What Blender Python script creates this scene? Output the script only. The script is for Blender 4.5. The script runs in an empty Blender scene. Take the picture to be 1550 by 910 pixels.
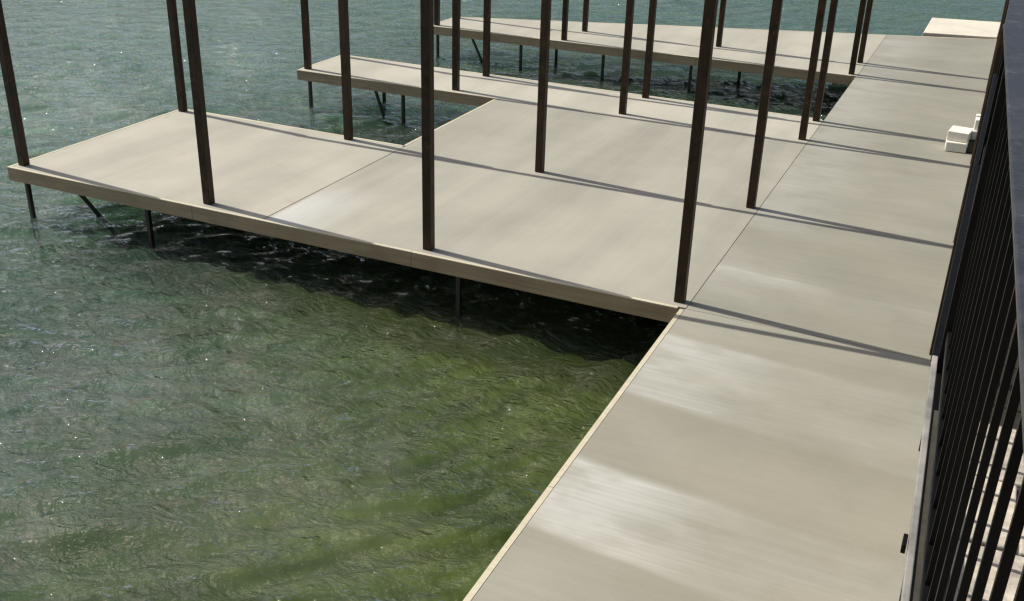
import bpy, bmesh, math, random
import numpy as np
from mathutils import Matrix, Vector

random.seed(7)
S = bpy.context.scene
C = S.collection

# ------------------------------------------------------------------ camera
RIGHT = Vector((0.90816021, 0.41776465, 0.02679044))
UP = Vector((-0.20050922, 0.3779149, 0.90386746))
FWD = Vector((-0.36747937, 0.82622819, -0.42697294))
CAM = Vector((2.4048, -9.7163, 4.6303))
cd = bpy.data.cameras.new("camera")
cam = bpy.data.objects.new("camera", cd)
C.objects.link(cam)
m = Matrix((RIGHT, UP, -FWD)).transposed().to_4x4()
m.translation = CAM
cam.matrix_world = m
cd.sensor_width = 36.0
cd.lens = 1592.467 / 1550.0 * 36.0
cd.clip_start = 0.05
cd.clip_end = 6000
S.camera = cam

# ------------------------------------------------------------------ light
SUN = Vector((-0.72, 0.058, 1.0)).normalized()      # towards the sun
EL = math.asin(SUN.z)
ROT = math.atan2(SUN.x, SUN.y)
w = bpy.data.worlds.new("World")
S.world = w
w.use_nodes = True
nt = w.node_tree
sky = nt.nodes.new("ShaderNodeTexSky")
sky.sky_type = 'NISHITA'
sky.sun_disc = False
sky.sun_elevation = EL
sky.sun_rotation = ROT
sky.air_density = 1.0
sky.dust_density = 3.8
sky.ozone_density = 1.0
bg = nt.nodes["Background"]
bg.inputs[1].default_value = 0.085
nt.links.new(sky.outputs[0], bg.inputs[0])
sl = bpy.data.lights.new("sun", 'SUN')
sl.energy = 4.1
sl.angle = math.radians(0.5)
sl.color = (1.0, 0.945, 0.84)
so = bpy.data.objects.new("sun", sl)
C.objects.link(so)
so.rotation_euler = (-SUN).to_track_quat('-Z', 'Y').to_euler()
S.view_settings.view_transform = 'Standard'
S.view_settings.look = 'None'
S.view_settings.gamma = 1
S.view_settings.exposure = 0.0
S.render.engine = 'CYCLES'
S.cycles.pixel_filter_type = 'GAUSSIAN'
S.cycles.filter_width = 1.5
S.cycles.use_denoising = True
S.cycles.max_bounces = 8

# ------------------------------------------------------------------ node helpers
class NT:
    def __init__(s, name):
        s.m = bpy.data.materials.new(name)
        s.m.use_nodes = True
        s.t = s.m.node_tree
        s.b = s.t.nodes["Principled BSDF"]
    def n(s, kind, **kw):
        x = s.t.nodes.new(kind)
        for k, v in kw.items():
            setattr(x, k, v)
        return x
    def l(s, a, b):
        s.t.links.new(a, b)
    def val(s, a, sock):
        if hasattr(a, 'is_output') or isinstance(a, bpy.types.NodeSocket):
            s.l(a, sock)
        else:
            sock.default_value = a
    def math(s, op, a, b=0.0, c=None, clamp=False):
        x = s.n("ShaderNodeMath", operation=op, use_clamp=clamp)
        s.val(a, x.inputs[0]); s.val(b, x.inputs[1])
        if c is not None: s.val(c, x.inputs[2])
        return x.outputs[0]
    def mapr(s, a, f0, f1, t0, t1, smooth=True):
        x = s.n("ShaderNodeMapRange")
        x.interpolation_type = 'SMOOTHSTEP' if smooth else 'LINEAR'
        s.val(a, x.inputs[0])
        for i, v in enumerate((f0, f1, t0, t1)): x.inputs[i+1].default_value = v
        return x.outputs[0]
    def pos(s):
        g = s.n("ShaderNodeNewGeometry")
        return g.outputs["Position"]
    def scaled(s, v, sc, rz=0.0, loc=(0, 0, 0)):
        x = s.n("ShaderNodeMapping")
        x.inputs["Scale"].default_value = sc
        x.inputs["Rotation"].default_value = (0, 0, rz)
        x.inputs["Location"].default_value = loc
        s.l(v, x.inputs[0])
        return x.outputs[0]
    def noise(s, v, scale=1.0, detail=3.0, rough=0.5, dist=0.0):
        x = s.n("ShaderNodeTexNoise")
        x.inputs["Scale"].default_value = scale
        x.inputs["Detail"].default_value = detail
        x.inputs["Roughness"].default_value = rough
        x.inputs["Distortion"].default_value = dist
        s.l(v, x.inputs["Vector"])
        return x.outputs["Fac"]
    def ramp(s, f, stops, interp='LINEAR'):
        x = s.n("ShaderNodeValToRGB")
        cr = x.color_ramp
        cr.interpolation = interp
        while len(cr.elements) < len(stops): cr.elements.new(0.5)
        for e, (p, c) in zip(cr.elements, stops):
            e.position = p
            e.color = (c, c, c, 1) if not hasattr(c, '__len__') else (*c, 1)
        s.l(f, x.inputs[0])
        return x.outputs[0]
    def mix(s, f, a, b, blend='MIX'):
        x = s.n("ShaderNodeMix", data_type='RGBA', blend_type=blend)
        s.val(f, x.inputs[0])
        for v, i in ((a, 6), (b, 7)):
            if isinstance(v, tuple): x.inputs[i].default_value = (*v, 1)
            else: s.l(v, x.inputs[i])
        return x.outputs[2]
    def bump(s, h, strength, dist, nrm=None):
        x = s.n("ShaderNodeBump")
        x.inputs["Strength"].default_value = strength
        x.inputs["Distance"].default_value = dist
        s.l(h, x.inputs["Height"])
        if nrm is not None: s.l(nrm, x.inputs["Normal"])
        return x.outputs[0]

def concrete(name, mode):
    """mode 'walk': trowel bands run across the walkway (along x); 'finger': along y."""
    k = NT(name)
    p = k.pos()
    sep = k.n("ShaderNodeSeparateXYZ"); k.l(p, sep.inputs[0])
    X, Y = sep.outputs[0], sep.outputs[1]
    warp = k.noise(k.scaled(p, (0.7, 0.7, 0.7)), 1.0, 2.0)
    wv = k.math('MULTIPLY', k.math('SUBTRACT', warp, 0.5), 0.16)
    cloudb = k.noise(k.scaled(p, (.8, 1.0, 1.0), 0, (3, 7, 0)), 0.9, 2.0, 0.5)
    if mode == 'walk':
        yy = k.math('ADD', k.math('ADD', Y, wv), k.math('MULTIPLY', X, 0.10))
        t = k.math('DIVIDE', k.math('ADD', yy, 9.0), 13.0)
        def q(y): return (y + 9.0) / 13.0
        band = k.ramp(t, [(q(-9), .35), (q(-6.4), .55), (q(-6.35), .1), (q(-5.2), .25), (q(-4.12), .10),
                          (q(-4.06), .85), (q(-3.15), 1.0), (q(-3.09), .08), (q(-2.02), .04), (q(-1.95), .60),
                          (q(-1.2), .62), (q(-.72), .80), (q(-.66), .16), (q(.4), .2), (q(.9), .35), (q(1.2), .66),
                          (q(1.26), .28), (q(2.3), .06), (q(3.0), .35)])
        fade = k.mapr(X, 0.3, 1.5, 1.0, 0.24)
        band = k.math('MULTIPLY', band, fade)
        brush = k.noise(k.scaled(p, (0.9, 26.0, 1.0), 0.05), 1.0, 3.0, 0.6)
        band = k.math('MULTIPLY', band, k.math('MULTIPLY', k.mapr(brush, .35, .6, .80, 1.1), k.mapr(k.noise(k.scaled(p, (1.3, 2.2, 1.0)), 1.0, 3.0, 0.55), .32, .58, .55, 1.1)))
        brushed = k.math('MULTIPLY', k.mapr(brush, .60, .72, 0.0, .07), k.mapr(cloudb, .42, .62, 0, 1))
        streak = k.noise(k.scaled(p, (0.5, 14.0, 1.0), 0.04), 1.0, 4.0, 0.6)
        wide = k.noise(k.scaled(p, (0.22, 1.1, 1.0), 0.05), 1.3, 2.0, 0.5)
    else:
        wide = k.noise(k.scaled(p, (1.15, 0.16, 1.0), -0.10), 1.0, 2.0, 0.5)
        a = k.mapr(X, -5.22, -5.12, 0.0, 1.0)
        b = k.mapr(X, -4.9, -4.2, 1.0, 0.0)
        c = k.mapr(k.math('ADD', Y, wv), 0.6, 1.7, 1.0, 0.0)
        band = k.math('MULTIPLY', k.math('MULTIPLY', a, b), c)
        streak = k.noise(k.scaled(p, (14.0, 0.5, 1.0), -0.04), 1.0, 4.0, 0.6)
        brush = k.noise(k.scaled(p, (24.0, 0.8, 1.0), -0.08), 1.0, 3.0, 0.6)
        brushed = k.math('MULTIPLY', k.mapr(brush, .60, .72, 0.0, .05), k.mapr(cloudb, .42, .62, 0, 1))
    cloud = k.noise(p, 0.9, 5.0, 0.6)
    grain = k.noise(p, 55.0, 3.0, 0.7)
    blot = k.noise(p, 3.5, 5.0, 0.65, 0.6)
    g = k.math('ADD', k.mapr(wide, .36, .62, -.035, .035) if mode == 'walk' else k.mapr(wide, .36, .62, -.085, .085), k.mapr(streak, .3, .72, -.015, .03))
    g = k.math('ADD', g, k.mapr(cloud, .3, .7, -.035, .035))
    g = k.math('ADD', g, k.mapr(grain, .3, .7, -.022, .022))
    g = k.math('ADD', g, k.mapr(blot, .35, .75, .008, -.014))
    g = k.math('ADD', g, brushed)
    oi = k.n("ShaderNodeObjectInfo")
    g = k.math('ADD', g, k.math('MULTIPLY', k.math('SUBTRACT', oi.outputs["Random"], 0.5), 0.07))
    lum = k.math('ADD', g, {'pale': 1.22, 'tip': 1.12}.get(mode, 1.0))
    base = k.mix(k.mapr(cloud, .35, .65, 0, 1), *(((.266, .257, .203), (.284, .269, .216)) if mode == 'walk' else ((.352, .342, .286), (.376, .356, .300))))
    base = k.mix(band, base, (.50, .50, .46))
    comb = k.n("ShaderNodeCombineXYZ")
    for i in range(3): k.l(lum, comb.inputs[i])
    col = k.mix(1.0, base, comb.outputs[0], 'MULTIPLY')
    # few small stains
    vor = k.noise(p, 1.7, 2.0, 0.5, 1.2)
    st = k.mapr(vor, .70, .78, 0.0, 0.25)
    col = k.mix(st, col, (.30, .26, .19))
    k.l(col, k.b.inputs["Base Color"])
    k.l(k.mapr(k.math('ADD', streak, band), .3, 1.4, .66, .50), k.b.inputs["Roughness"])
    k.b.inputs["Specular IOR Level"].default_value = 0.4
    n = k.bump(streak, 0.25, 0.006)
    n = k.bump(grain, 0.35, 0.003, n)
    k.l(n, k.b.inputs["Normal"])
    return k.m

def painted(name, col, rough=0.5, var=0.12, dirt=None, scale=6.0, metal=0.0, bump=0.2):
    k = NT(name)
    p = k.pos()
    a = k.noise(p, scale, 5.0, 0.6)
    b = k.noise(k.scaled(p, (1, 1, 0.3)), scale * 5, 3.0, 0.6)
    lum = k.math('ADD', k.mapr(a, .3, .7, 1 - var, 1 + var), k.mapr(b, .3, .7, -var / 2, var / 2))
    comb = k.n("ShaderNodeCombineXYZ")
    for i in range(3): k.l(lum, comb.inputs[i])
    c = k.mix(1.0, tuple(col), comb.outputs[0], 'MULTIPLY')
    if dirt:
        f = k.mapr(k.noise(p, scale * .8, 6.0, 0.7, 0.5), .56, .72, 0, .8)
        c = k.mix(f, c, tuple(dirt))
    k.l(c, k.b.inputs["Base Color"])
    k.l(k.mapr(a, .3, .7, rough - .06, rough + .1), k.b.inputs["Roughness"])
    k.b.inputs["Metallic"].default_value = metal
    k.l(k.bump(b, bump, 0.004), k.b.inputs["Normal"])
    return k.m

def dull(m, v):
    m.node_tree.nodes["Principled BSDF"].inputs["Specular IOR Level"].default_value = v
    return m
def lumber(name, col, dark):
    k = NT(name)
    p = k.pos()
    g = k.noise(k.scaled(p, (1.2, 18, 34)), 1.0, 5.0, 0.65, 0.5)
    patch = k.noise(k.scaled(p, (1.3, 1.3, 3)), 1.0, 3.0, 0.55)
    c = k.mix(k.mapr(g, .35, .7, 0, .4), tuple(col), tuple(dark))
    c = k.mix(k.mapr(patch, .45, .7, 0, .55), c, tuple(.75 * x + .25 * y for x, y in zip(dark, col)))
    k.l(c, k.b.inputs["Base Color"])
    k.b.inputs["Roughness"].default_value = 0.7
    k.l(k.bump(g, 0.4, 0.004), k.b.inputs["Normal"])
    return k.m

CR = -0.72                     # crest direction
def water_mat():
    """rippled surface: mirror by Fresnel, otherwise half murk, half clear down to the bed sheet"""
    k = NT("lake_water")
    p = k.pos()
    big = k.noise(k.scaled(p, (0.10, 0.22, 1), CR), 1.0, 3.0, 0.55, 0.4)
    ruff = k.mapr(big, .35, .65, .6, 1.0)
    r1 = k.noise(k.scaled(p, (2.4, 6.0, 3.0), CR), 1.0, 4.0, 0.6, 0.6)
    r2 = k.noise(k.scaled(p, (7.0, 15.0, 6.0), CR - .1), 1.0, 3.0, 0.6, 0.8)
    r3 = k.noise(k.scaled(p, (13, 19, 7), CR), 1.0, 2.0, 0.5, 0.5)
    h = k.math('MULTIPLY', k.math('ADD', r1, k.math('MULTIPLY', r2, 0.36)), ruff)
    h = k.math('ADD', h, k.math('MULTIPLY', r3, 0.11))
    nrm = k.bump(h, 1.0, 0.125)
    gl = k.n("ShaderNodeBsdfGlossy")
    gl.inputs["Roughness"].default_value = 0.028
    k.l(nrm, gl.inputs["Normal"])
    tr = k.n("ShaderNodeBsdfTransparent")
    tr.inputs[0].default_value = (.93, .97, .92, 1)
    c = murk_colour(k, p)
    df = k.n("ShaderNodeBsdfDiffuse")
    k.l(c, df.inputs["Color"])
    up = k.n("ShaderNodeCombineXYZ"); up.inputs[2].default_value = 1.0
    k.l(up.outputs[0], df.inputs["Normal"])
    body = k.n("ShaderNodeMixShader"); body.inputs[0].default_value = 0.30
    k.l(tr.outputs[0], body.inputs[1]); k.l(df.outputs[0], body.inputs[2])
    fr = k.n("ShaderNodeFresnel"); fr.inputs["IOR"].default_value = 1.45
    k.l(nrm, fr.inputs["Normal"])
    fac = k.math('MULTIPLY', fr.outputs[0], 1.7, clamp=True)
    mx = k.n("ShaderNodeMixShader")
    k.l(fac, mx.inputs[0]); k.l(body.outputs[0], mx.inputs[1]); k.l(gl.outputs[0], mx.inputs[2])
    k.l(mx.outputs[0], k.t.nodes["Material Output"].inputs[0])
    k.t.nodes.remove(k.b)
    return k.m

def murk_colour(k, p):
    """olive silt by the walkway; milky further out, with sky and dock reflections painted in"""
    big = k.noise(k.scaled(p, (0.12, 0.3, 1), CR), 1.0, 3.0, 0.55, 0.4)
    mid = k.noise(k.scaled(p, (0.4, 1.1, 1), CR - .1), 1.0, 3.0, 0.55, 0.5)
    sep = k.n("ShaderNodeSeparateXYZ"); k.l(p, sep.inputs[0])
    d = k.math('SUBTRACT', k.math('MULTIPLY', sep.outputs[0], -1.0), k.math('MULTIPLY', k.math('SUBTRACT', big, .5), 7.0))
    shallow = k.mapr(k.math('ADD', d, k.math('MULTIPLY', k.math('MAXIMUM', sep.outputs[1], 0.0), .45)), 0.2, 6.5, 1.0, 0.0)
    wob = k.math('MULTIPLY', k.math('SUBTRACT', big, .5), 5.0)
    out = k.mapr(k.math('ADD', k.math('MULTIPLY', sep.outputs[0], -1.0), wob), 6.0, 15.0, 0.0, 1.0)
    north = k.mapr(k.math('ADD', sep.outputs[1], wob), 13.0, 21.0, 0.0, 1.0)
    far = k.math('MAXIMUM', out, north)  # colour kept dark among the docks, imitating their mirrored undersides
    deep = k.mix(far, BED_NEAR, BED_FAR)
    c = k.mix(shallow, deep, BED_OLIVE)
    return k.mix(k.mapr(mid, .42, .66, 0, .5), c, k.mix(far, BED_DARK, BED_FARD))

def bed_mat():
    k = NT("murky_bed")
    p = k.pos()
    k.l(murk_colour(k, p), k.b.inputs["Base Color"])
    k.b.inputs["Roughness"].default_value = 1.0
    k.b.inputs["Specular IOR Level"].default_value = 0.0
    k.b.inputs["Subsurface Weight"].default_value = 1.0
    k.b.inputs["Subsurface Radius"].default_value = (.7, 1.0, .6)
    k.b.inputs["Subsurface Scale"].default_value = 0.4
    return k.m
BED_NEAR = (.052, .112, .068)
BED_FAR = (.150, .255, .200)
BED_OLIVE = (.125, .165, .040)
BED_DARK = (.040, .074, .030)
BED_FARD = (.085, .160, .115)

M = dict(
    walk=concrete("walkway_concrete", 'walk'),
    finger=concrete("finger_concrete", 'finger'),
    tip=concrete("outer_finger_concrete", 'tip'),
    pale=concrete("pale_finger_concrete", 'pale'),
    trim=lumber("shaded_edge_board", (.38, .295, .185), (.16, .11, .06)),  # board side: shade and weathering both put into the darker tan
    cap=lumber("cream_lit_board_top", (.60, .555, .42), (.42, .36, .24)),  # top of the same board, painted paler for the sun on it
    steel=dull(painted("dark_brown_steel", (.034, .019, .009), .5, .35, (.125, .055, .022), 6.0), .25),
    piling=painted("wet_piling_steel", (.012, .014, .010), .5, .3),
    joist=painted("joist_steel", (.03, .027, .02), .6, .3),
    black=dull(painted("black_iron", (.0035, .0032, .003), .42, .25, None, 9.0), .18),
    rail=painted("rail_black_paint", (.035, .037, .043), .36, .3, (.12, .125, .13), 14.0, 0.0, .3),
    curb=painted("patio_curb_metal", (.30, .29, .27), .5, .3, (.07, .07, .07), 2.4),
    paver=painted("cream_paver", (.50, .45, .37), .8, .3, (.34, .29, .22), 9.0, 0, .5),
    grout=painted("dark_grout", (.05, .045, .035), .9, .3),
    pad=painted("cream_concrete_pad", (.70, .65, .54), .7, .07, (.50, .42, .31), 1.6),
    block=painted("white_block", (.82, .79, .70), .8, .06),
    hole=painted("dark_green_plastic", (.03, .035, .022), .6, .2),
    band=painted("pale_band", (.55, .55, .52), .5, .1),
    stone=painted("rough_wall_stone", (.20, .185, .16), .9, .35, (.09, .085, .07), 3.0, 0, .8),
    soil=painted("dark_soil", (.022, .018, .012), .95, .4),
    bank=painted("bank_earth", (.13, .12, .07), .95, .4, (.05, .075, .03), 1.2),
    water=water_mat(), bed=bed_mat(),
)

# ------------------------------------------------------------------ mesh helpers
def empty(name, loc, label, cat, group=None, kind=None):
    o = bpy.data.objects.new(name, None)
    o.empty_display_size = 0.2
    C.objects.link(o)
    o.location = loc
    tag(o, label, cat, group, kind)
    return o
def tag(o, label=None, cat=None, group=None, kind=None):
    if label: o['label'] = label
    if cat: o['category'] = cat
    if group: o['group'] = group
    if kind: o['kind'] = kind
def link(name, me, mat, parent=None, loc=(0, 0, 0)):
    if mat and not me.materials: me.materials.append(mat)
    o = bpy.data.objects.new(name, me)
    C.objects.link(o)
    if parent: o.parent = parent
    o.location = loc
    return o
def poly_prism(pts, z0, z1, bev=0.0, name="m"):
    bm = bmesh.new()
    vs = [bm.verts.new((x, y, z1)) for x, y in pts]
    f = bm.faces.new(vs)
    if f.normal.z < 0: f.normal_flip()
    bm.normal_update()
    if f.normal.z < 0: f.normal_flip()
    r = bmesh.ops.extrude_face_region(bm, geom=[f])
    for v in r['geom']:
        if isinstance(v, bmesh.types.BMVert): v.co.z = z0
    bmesh.ops.recalc_face_normals(bm, faces=bm.faces)
    if bev > 0:
        bmesh.ops.bevel(bm, geom=list(bm.edges), offset=bev, segments=2, affect='EDGES', profile=.5)
    me = bpy.data.meshes.new(name)
    bm.to_mesh(me); bm.free()
    return me
def box_me(x0, x1, y0, y1, z0, z1, bev=0.0, name="m"):
    return poly_prism([(x0, y0), (x1, y0), (x1, y1), (x0, y1)], z0, z1, bev, name)
def bar_me(a, b, wx, wy=None, bev=0.0, name="m"):
    """square bar between two points"""
    wy = wy or wx
    a, b = Vector(a), Vector(b)
    d = b - a
    L = d.length
    me = box_me(-wx / 2, wx / 2, -wy / 2, wy / 2, 0, L, bev, name)
    q = d.to_track_quat('Z', 'Y') if abs(d.normalized().z) < .9999 else None
    mt = Matrix.Translation(a) @ (q.to_matrix().to_4x4() if q else (Matrix.Identity(4) if d.z > 0 else Matrix.Rotation(math.pi, 4, 'X')))
    me.transform(mt)
    return me

# ------------------------------------------------------------------ water: one sheet, real waves near the dock
WL = -0.75
def build_water():
    rng = np.random.RandomState(3)
    nr, na = 860, 780
    r = 3.0 * (70.0 / 3.0) ** (np.arange(nr) / (nr - 1))
    az = np.radians(np.linspace(-88, 62, na))      # 0 = +y, negative = left
    R, A = np.meshgrid(r, az, indexing='ij')
    X = CAM.x + R * np.sin(A); Y = CAM.y + R * np.cos(A)
    Z = np.zeros_like(X)
    main = math.radians(132)          # travel direction of the ripples (crests run along about 27 deg)
    wx = X + .35 * np.sin(.55 * Y + .3 * X); wy = Y + .35 * np.sin(.5 * X - .4 * Y + 1.)
    for i in range(90):
        lam = math.exp(rng.uniform(math.log(.20), math.log(1.1)))
        th = main + rng.normal(0, .42)
        kx, ky = math.cos(th) * 2 * math.pi / lam, math.sin(th) * 2 * math.pi / lam
        amp = .0078 * lam ** .8
        ph = rng.uniform(0, 6.283)
        c = kx * wx + ky * wy + ph
        vis = np.clip((lam / (R * .0040) - 2.2) / 1.5, 0, 1)   # leave out what the grid is too coarse for
        Z += amp * vis * (np.sin(c) + .22 * np.sin(2 * c + 1.2))
    gust = .75 + .35 * np.sin(.21 * X + .13 * Y + 1) * np.sin(.17 * Y - .11 * X + 2.)
    Z *= gust * np.clip((68 - R) / 15, 0, 1) * np.clip((A - az[0]) / .15, 0, 1) * np.clip((az[-1] - A) / .15, 0, 1) * np.clip((R - 3) / .5, 0, 1)
    co = np.stack([X, Y, Z + WL], -1).reshape(-1, 3)
    i = np.arange(nr - 1)[:, None] * na + np.arange(na - 1)[None, :]
    q = np.stack([i, i + na, i + na + 1, i + 1], -1).reshape(-1, 4)
    # the flat rest of the same sheet: far ring, the sector behind, and the middle
    q = [tuple(t) for t in q[:, ::-1].tolist()]
    co = co.tolist()
    def ringpt(rad, a):
        co.append([CAM.x + rad * math.sin(a), CAM.y + rad * math.cos(a), WL]); return len(co) - 1
    cen = ringpt(0.0, 0.0)
    step = 13
    idx = list(range(0, na - 1, step)) + [na - 1]
    farv = [ringpt(4000.0, az[k]) for k in idx]
    tris = []
    for t in range(len(idx) - 1):
        k0, k1 = idx[t], idx[t + 1]
        rim = [(nr - 1) * na + k for k in range(k0, k1 + 1)]
        tris.append([farv[t]] + [farv[t + 1]] + rim[::-1])
        tris.append([cen] + list(range(k0, k1 + 1)))
    back = np.linspace(az[-1], az[0] + 2 * math.pi, 24)
    inner = [cen] * 24
    outer = [farv[-1]] + [ringpt(4000.0, a) for a in back[1:-1]] + [farv[0]]
    for t in range(23):
        poly = [cen, outer[t], outer[t + 1]]
        tris.append(poly)
    faces = q + tris
    co = np.array(co)
    q_sizes = np.array([len(f) for f in faces], dtype=np.int32)
    flat_i = np.fromiter((v for f in faces for v in f), dtype=np.int32)
    starts = np.concatenate([[0], np.cumsum(q_sizes)[:-1]]).astype(np.int32)
    me = bpy.data.meshes.new("water")
    me.vertices.add(len(co)); me.vertices.foreach_set("co", co.ravel())
    me.loops.add(len(flat_i)); me.loops.foreach_set("vertex_index", flat_i)
    me.polygons.add(len(faces)); me.polygons.foreach_set("loop_start", starts)
    me.polygons.foreach_set("use_smooth", np.ones(len(faces), bool))
    me.update(calc_edges=True)
    bmw = bmesh.new(); bmw.from_mesh(me)
    for f in bmw.faces:
        if f.normal.z < 0: f.normal_flip()
    bmw.to_mesh(me); bmw.free()
    o = link("water", me, M['water'])
    tag(o, kind='structure')
    return o
build_water()
bm_ = bpy.data.meshes.new("lake_bed")
bm_.from_pydata([(-4000, -4000, -1.18), (4000, -4000, -1.18), (4000, 4000, -1.18), (-4000, 4000, -1.18)], [], [(0, 1, 2, 3)])
tag(link("lake_bed", bm_, M['bed']), kind='structure')

# ------------------------------------------------------------------ docks
FT = .042           # fascia thickness
def dock(name, base, label, cat='dock', group=None):
    return empty(name, (*base, 0), label, cat, group)
def slab(parent, pts, mat, label=None, z1=0.0):
    bx, by = parent.location.x, parent.location.y
    me = poly_prism([(x - bx, y - by) for x, y in pts], z1 - .105, z1, .004, "slab")
    o = link("slab", me, mat, parent)
    if label: o['label'] = label
    return o
def R_(x0, x1, y0, y1): return [(x0, y0), (x1, y0), (x1, y1), (x0, y1)]
def fascia(parent, a, b, board=3.1, depth=.185, lift=.003):
    """trim boards end to end from a to b; the board stands to the right-hand side of a->b"""
    a, b = Vector((*a, 0)), Vector((*b, 0))
    base = parent.location
    d = (b - a); L = d.length; d.normalize()
    nrm = Vector((d.y, -d.x, 0))
    n = max(1, round(L / board))
    for i in range(n):
        s0 = a + d * (L * i / n + (.003 if i else 0)); s1 = a + d * (L * (i + 1) / n - .001)
        jit = random.uniform(-.0015, .0015)
        pts = [s0, s1, s1 + nrm * FT, s0 + nrm * FT]
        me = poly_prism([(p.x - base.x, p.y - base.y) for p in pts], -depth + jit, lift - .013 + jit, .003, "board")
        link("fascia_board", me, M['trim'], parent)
        pts = [s0, s1, s1 + nrm * (FT + .004), s0 + nrm * (FT + .004)]
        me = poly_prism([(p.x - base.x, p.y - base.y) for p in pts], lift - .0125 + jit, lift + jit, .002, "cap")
        link("lit_board_top", me, M['cap'], parent)  # sunlit top of the board, split off to carry the paler colour
def pile(parent, x, y, z0=-.105, z1=-2.5, s=.055, tilt=(0, 0)):
    b = parent.location
    me = bar_me((x - b.x, y - b.y, z0), (x - b.x + tilt[0], y - b.y + tilt[1], z1), s, s, .004)
    return link("piling", me, M['piling'], parent)
def brace(parent, a, b_, s=.045):
    b = parent.location
    v = Vector((b.x, b.y, 0))
    me = bar_me(Vector(a) - v, Vector(b_) - v, s, s, .003)
    return link("brace", me, M['piling'], parent)
def joists(parent, x0, x1, y0, y1, step=1.0, along='x'):
    b = parent.location
    if along == 'x':
        n = max(1, int((x1 - x0) / step))
        for i in range(n):
            x = x0 + (i + .5) * (x1 - x0) / n
            link("joist", box_me(x - .025 - b.x, x + .025 - b.x, y0 - b.y, y1 - b.y, -.175, -.106), M['joist'], parent)
    else:
        n = max(1, int((y1 - y0) / step))
        for i in range(n):
            y = y0 + (i + .5) * (y1 - y0) / n
            link("joist", box_me(x0 - b.x, x1 - b.x, y - .025 - b.y, y + .025 - b.y, -.175, -.106), M['joist'], parent)

J = .006
WX = 2.57
# main walkway
wk = dock("walkway_dock", (0, -6), "long concrete walkway with broomed bands running beside the black fence, joining all the fingers", "walkway")
for (y0, y1, lb) in ((-14, -.10, "near walkway slab with pale streaks, nearest the camera"), (-.10 + J, 3.06, None), (3.06 + J, 6.62, None), (6.62 + J, 11.74, None)):
    x0 = .072 if y0 < -.2 else 0.0 if ( y0 > 6.63 and y0 < 8) else .08
    if y0 > 6.63:
        slab(wk, [(.08, y0), (WX, y0), (WX, y1), (-.03, y1), (-.03, 8.08), (.08, 8.08)], M['walk'], lb)
    else:
        slab(wk, R_(x0 + (.0 if x0 else 0.0), WX, y0, y1), M['walk'], lb)
slab(wk, [(.10, 11.74 + J), (WX, 11.74 + J), (WX, 17.32), (.10, 16.46)], M['walk'], "farthest walkway slab with an angled outer edge")
fascia(wk, (.070, -.13), (.070, -14), 3.5)
# the fascia helper puts boards to the right of the direction; going -y the right side is -x
for y in (-8, -5, -2): pile(wk, .15, y); pile(wk, 2.3, y)
for y in (1.5, 5, 9.6, 14): pile(wk, 2.3, y)
pile(wk, .12, 9.6)
joists(wk, 0, WX, -14, 17, 1.2, 'y')

# finger 1 : rows A and B
F1Y0, F1Y1 = -.08, 3.34
LX = -9.36
f1 = dock("finger_dock", (-4.6, 1.6), "nearest wide concrete finger pier reaching left over the water with a tan edge board", "pier", "concrete finger piers")
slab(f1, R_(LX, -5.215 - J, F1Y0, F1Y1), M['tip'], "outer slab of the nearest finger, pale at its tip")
slab(f1, [(-5.215 + J, F1Y0), (.08 - J, F1Y0), (.08 - J, 3.06), (-5.215 + J, 3.06)], M['finger'])
fascia(f1, (LX - FT, F1Y0), (-.003, F1Y0), 3.1)
fascia(f1, (LX, F1Y1), (LX, F1Y0 + .001), 3.4)
fascia(f1, (-5.26, F1Y1), (LX - FT, F1Y1), 3.1)
for x in (-9.25, -7.14, -2.6): pile(f1, x, .03)
pile(f1, -9.25, 3.18); pile(f1, -7.14, 3.2); pile(f1, -5.2, 3.0)
brace(f1, (-8.95, .35, -.12), (-8.2, .62, -1.2))
joists(f1, LX, 0, F1Y0 + .001, F1Y1 - .3, 1.0, 'x')

# platform between rows B and C
pf = dock("platform_dock", (-2.6, 4.8), "wide concrete platform filling the space between the nearest finger and the narrow second finger", "platform")
slab(pf, [(-5.215, 3.06 + J), (.08 - J, 3.06 + J), (.08 - J, 6.60), (-5.215, 6.60)], M['finger'])
fascia(pf, (-5.215, 6.58), (-5.215, F1Y1 + FT), 3.3)
joists(pf, -5.2, 0, 3.3, 6.5, 1.0, 'x')
pile(pf, -5.0, 4.9); pile(pf, -2.6, 4.9)

# finger 2 : rows C and D
f2 = dock("finger_dock.001", (-4.6, 7.3), "narrow second concrete finger pier, middle one of three, bright and thin on thin dark piles", "pier", "concrete finger piers")
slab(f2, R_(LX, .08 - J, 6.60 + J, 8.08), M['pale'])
fascia(f2, (LX - FT, 6.60 + J), (-5.22, 6.60 + J), 3.1)
fascia(f2, (LX, 8.08), (LX, 6.607 + J), 3.4)
fascia(f2, (.04, 8.08), (LX - FT, 8.08), 3.1)
for x, y in ((-9.25, 6.75), (-7.2, 6.72), (-8.35, 7.95), (-5.4, 6.72), (-5.0, 7.95), (-2.4, 7.95)): pile(f2, x, y)
brace(f2, (-7.95, 6.9, -.12), (-7.60, 6.9, -1.1))
joists(f2, LX, 0, 6.62, 8.07, 1.0, 'x')

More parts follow.
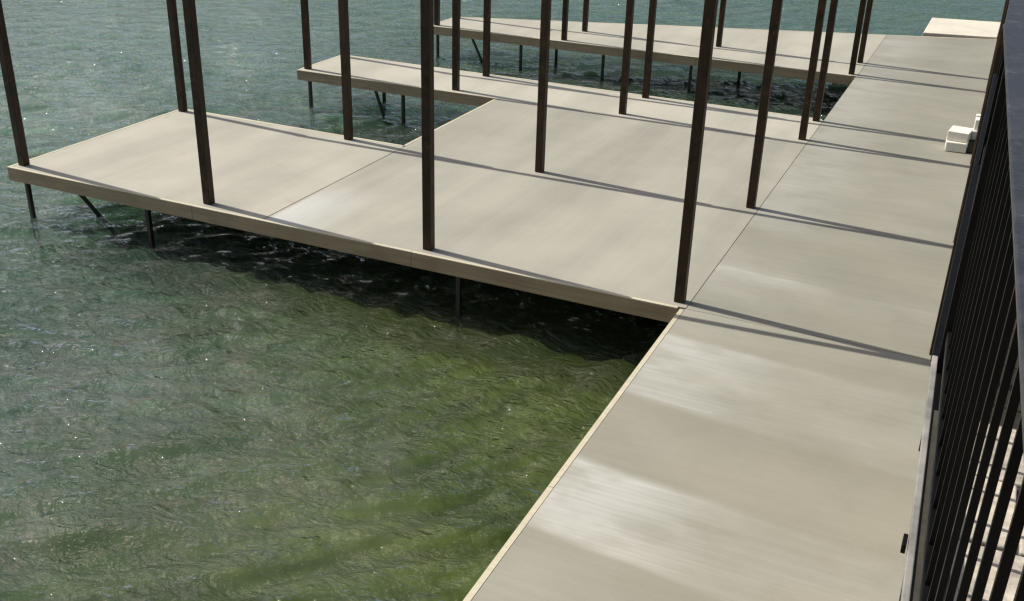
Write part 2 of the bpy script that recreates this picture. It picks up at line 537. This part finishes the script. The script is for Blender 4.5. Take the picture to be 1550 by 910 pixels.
# finger 3 : rows E and F, with the angled outer edge
f3 = dock("finger_dock.002", (-4.6, 12.6), "farthest concrete finger pier, its outer edge slanting away beyond the last row of posts", "pier", "concrete finger piers")
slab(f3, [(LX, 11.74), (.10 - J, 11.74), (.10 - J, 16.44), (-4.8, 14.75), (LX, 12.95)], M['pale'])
fascia(f3, (LX - FT, 11.74), (-.004, 11.74), 3.1)
fascia(f3, (LX, 12.95), (LX, 11.741), 3.4)
fascia(f3, (2.5, 17.32), (LX - FT, 12.95), 3.1)
for x, y in ((-9.25, 11.85), (-7.15, 11.85), (-5.2, 11.85), (-3.25, 11.85), (-1.6, 11.85), (-6.6, 12.6), (-5.0, 12.9), (-2.45, 12.9), (-.7, 12.8)): pile(f3, x, y)
brace(f3, (-8.5, 12.0, -.12), (-8.0, 12.0, -1.1))
joists(f3, LX, 0, 11.75, 12.94, 1.0, 'x')

# ------------------------------------------------------------------ steel posts and the beams on top of them
HB = 3.40
PS = .105
post_me = box_me(-PS / 2, PS / 2, 0, PS, .003, HB, .006, "steel_post")
post_me.materials.append(M['steel'])
XS = [(-9.27, 'at its outer left end'), (-6.13, 'second from its outer end'), (-3.0, 'third from its outer end'), (-.03, 'where it meets the walkway'), (2.485, 'against the black fence')]
rows = [('A', 0.0, 'nearest row of posts, on the front edge of the nearest finger'),
        ('B', 3.20, 'second row of posts, along the back of the nearest finger'),
        ('C', 6.69, 'third row of posts, on the front edge of the narrow second finger'),
        ('D', 7.92, 'fourth row of posts, on the back edge of the narrow second finger'),
        ('E', 11.80, 'fifth row of posts, on the front edge of the farthest finger'),
        ('F', 12.97, 'last row of posts, on the back of the farthest finger')]
first = None
posts = {}
for rn, y, rl in rows:
    for i, (x, xl) in enumerate(XS):
        if rn == 'F' and i == 0: y_ = 12.83
        else: y_ = y
        if rn == 'F' and i == 1: x = -6.1
        o = bpy.data.objects.new("steel_post", post_me)
        C.objects.link(o)
        o.location = (x, y_, 0)
        tag(o, "dark brown square steel post in the %s, %s" % (rl.split(',')[0], xl), "post", "dark steel posts standing on the dock edges")
        posts[rn, i] = o
link("band", box_me(-PS / 2 - .004, PS / 2 + .004, -.004, PS + .004, 1.42, 1.50, .002), M['band'], posts['D', 1])
def beam(a, b, label):
    a, b = Vector(a), Vector(b)
    mid = (a + b) / 2
    me = bar_me(a - mid, b - mid, .085, .10, .003)
    o = link("steel_beam", me, M['steel'], None, mid)
    tag(o, label, "beam", "steel beams over the post rows")
for rn, y, rl in rows:
    yo = y + .035
    if rn == 'A':
        beam((-2.6, -.13, HB + .052), (2.5, .14, HB + .052), "short slightly skewed steel beam over the walkway end of the nearest row of posts")
    else:
        beam((-9.4, yo, HB + .051), (2.53, yo, HB + .051), "steel beam over the " + rl.split(',')[0])

# ------------------------------------------------------------------ pad and blocks at the far end
pd = link("concrete_pad", poly_prism([(-.79, -1.3), (.80, -.95), (.82, 1.25), (-.78, .95)], -.16, .05, .012), M['pad'], None, (1.63, 18.3, 0))
tag(pd, "pale cream concrete pad just past the far end of the walkway", "concrete pad")
def block(x0, x1, y0, y1, z0, z1, rz, label, mat=None, cat="block", group="white blocks stacked by the fence", name="white_block"):
    cx, cy = (x0 + x1) / 2, (y0 + y1) / 2
    me = box_me(x0 - cx, x1 - cx, y0 - cy, y1 - cy, 0, z1 - z0, .012)
    o = link(name, me, mat or M['block'], None, (cx, cy, z0))
    o.rotation_euler.z = rz
    tag(o, label, cat, group)
    return o
block(2.03, 2.33, 7.22, 7.56, .004, .15, .06, "lower white block of the pair nearest the walkway middle, its front face showing")
block(2.05, 2.36, 7.28, 7.66, .156, .30, -.12, "upper white block lying on the lower one beside the fence")
block(2.375, 2.50, 7.55, 7.95, .30, .46, .02, "highest white block touching the fence, on top of the back pair")
block(2.37, 2.50, 7.50, 7.92, .154, .296, .0, "white block beneath the highest one, above the dark box")
block(2.345, 2.49, 7.28, 7.60, .004, .150, .0, "small dark green box at the foot of the white blocks", M['hole'], "box", None, "dark_box")

# ------------------------------------------------------------------ patio on the bank (where the photograph is taken from) and its fence
PZ = 3.03
def fx(y): return 2.455 - .031 * (y + 7.5)          # left edge of fence cap and curb, first stretch
Y1, Y0 = -6.35, -12.5
Y2 = -1.7
def fx2(y): return fx(Y1) + .004 * (y - Y1)
wall = empty("retaining_wall", (3.0, -7, -2), "rough stone retaining wall carrying the patio right of the walkway", "wall")
def wl_(me, nm): return link(nm, me, M['stone'], wall)
me = box_me(2.64, 3.0, -14, Y2, -2.2, 2.86)
me.transform(Matrix.Translation((-3.0, 7, 2))); wl_(me, "wall_core")
for r in range(16):
    z0 = -1.9 + r * .30
    y = -14 + (r % 2) * .3
    while y < Y2 - .1:
        L = random.uniform(.45, .75)
        y2 = min(y + L, Y2)
        if z0 > -1.2:
            bme = box_me(2.585 + random.uniform(0, .02), 2.65, y + .008, y2 - .008, z0 + .008, z0 + .292, .01)
            bme.transform(Matrix.Translation((-3.0, 7, 2)))
            o = link("stone", bme, M['stone'], wall)
        y = y2
patio_poly = [(fx(-14) + .004, -14), (7.0, -14), (7.0, -6.70), (fx(-6.7) + .004, -6.70)]
pt = link("patio", poly_prism([(fx(-14) + .026, -14), (7.0, -14), (7.0, -6.70), (fx(-6.7) + .026, -6.70)], 2.86, PZ - .012), M['grout'])
tag(pt, kind='structure')
bed = link("planting_bed", poly_prism([(fx(Y1) + .024, -6.69), (7.0, -6.69), (7.0, Y2), (fx2(Y2) + .024, Y2)], 2.86, PZ - .05), M['soil'])
tag(bed, kind='structure')
# pavers, running bond, 20 cm square
PL = .31
k = 0
y = -6.72
while y > -9.8:
    off = (PL / 2 if k % 2 else 0)
    x = fx(y) + .105 - off
    while x < 4.3:
        x0 = max(x, fx(y) + .105)
        if x + PL - x0 > .04:
            g = .006
            bme = box_me(0, x + PL - x0 - 2 * g, 0, PL - 2 * g, 0, .05, .005)
            link("paver", bme, M['paver'], pt, (x0 + g, y - PL + g, PZ - .05 + random.uniform(-.002, .003)))
        x += PL
    y -= PL; k += 1

fence = empty("iron_fence", (fx(-8), -8, PZ), "black iron picket fence with a broad flat cap rail close on the right side", "fence")
def fl(nm, me, mat=None):
    me.transform(Matrix.Translation(-fence.location))
    return link(nm, me, mat or M['black'], fence)
RT = 4.10
def fcap(y): return 2.441 - .0375 * (y + 7.0)
RW = .082
def seg(fn, ya, yb, z0, z1, w, off=0.0, bev=.004):
    return poly_prism([(fn(ya) + off, ya), (fn(ya) + off + w, ya), (fn(yb) + off + w, yb), (fn(yb) + off, yb)], z0, z1, bev)
fl("cap_rail", seg(fcap, Y0, Y1, RT - .012, RT, RW, 0, .003), M['rail'])
fl("cap_rail", seg(fx2, Y1 + .001, Y2, RT - .013, RT - .001, RW, 0, .003), M['rail'])
fl("upper_rail", seg(fx, Y0, Y1, RT - .045, RT - .013, .026, .040))
fl("upper_rail", seg(fx2, Y1 + .001, Y2, RT - .045, RT - .014, .026, .038))
fl("bottom_rail", seg(fx, Y0, Y1, PZ + .07, PZ + .105, .026, .034))
fl("bottom_rail", seg(fx2, Y1 + .001, Y2, PZ + .07, PZ + .105, .026, .034))
# curb under the first stretch catches the sun
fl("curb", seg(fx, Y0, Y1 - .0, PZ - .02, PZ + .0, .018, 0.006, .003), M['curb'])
fl("curb", seg(fx2, Y1 + .002, Y2, PZ - .03, PZ - .002, .040, .003, .004), M['black'])
fl("bracket", box_me(fx(-7.38) - .007, fx(-7.38) + .004, -7.44, -7.39, PZ - .022, PZ + .004, .002))
SP = .150
pk = box_me(-.0064, .0064, -.0064, .0064, PZ + .106, RT - .046, .001, "picket")
pk.materials.append(M['black'])
pk.transform(Matrix.Translation((0, 0, -PZ)))
y = Y1 - SP
while y > Y0 + .05:
    link("picket", pk, None, fence, (fx(y) + .047 - fence.location.x, y - fence.location.y, 0)); y -= SP
y = Y1 + SP
while y < Y2 - .05:
    link("picket", pk, None, fence, (fx2(y) + .047 - fence.location.x, y - fence.location.y, 0)); y += SP
for y, fn in ((Y1, fx), (Y2, fx2), (-9.1, fx), (-4.0, fx2), (-11.6, fx)):
    a = .022
    c = fn(y) + .047
    fl("fence_post", box_me(c - a, c + a, y - a, y + a, PZ - .16, RT - .037, .003))

# ------------------------------------------------------------------ bank to the right of the docks
def build_bank():
    bm = bmesh.new()
    nx, ny = 40, 70
    rng = random.Random(5)
    g = []
    for j in range(ny):
        y = -40 + j * 1.25
        row = []
        for i in range(nx):
            x = 3.02 + (i / (nx - 1)) ** 1.6 * 60
            h = min(2.7, -1.4 + (x - 3.0) * (.55 if y > Y2 + .5 else 5)) if i else -1.6
            if y < Y2 + .5: h = min(2.6, h)
            h += (rng.uniform(-.09, .09) if i else 0)
            row.append(bm.verts.new((x, y, h)))
        g.append(row)
    for j in range(ny - 1):
        for i in range(nx - 1):
            bm.faces.new((g[j][i], g[j][i + 1], g[j + 1][i + 1], g[j + 1][i]))
    me = bpy.data.meshes.new("bank")
    bm.to_mesh(me); bm.free()
    o = link("bank", me, M['bank'])
    tag(o, kind='structure')
build_bank()
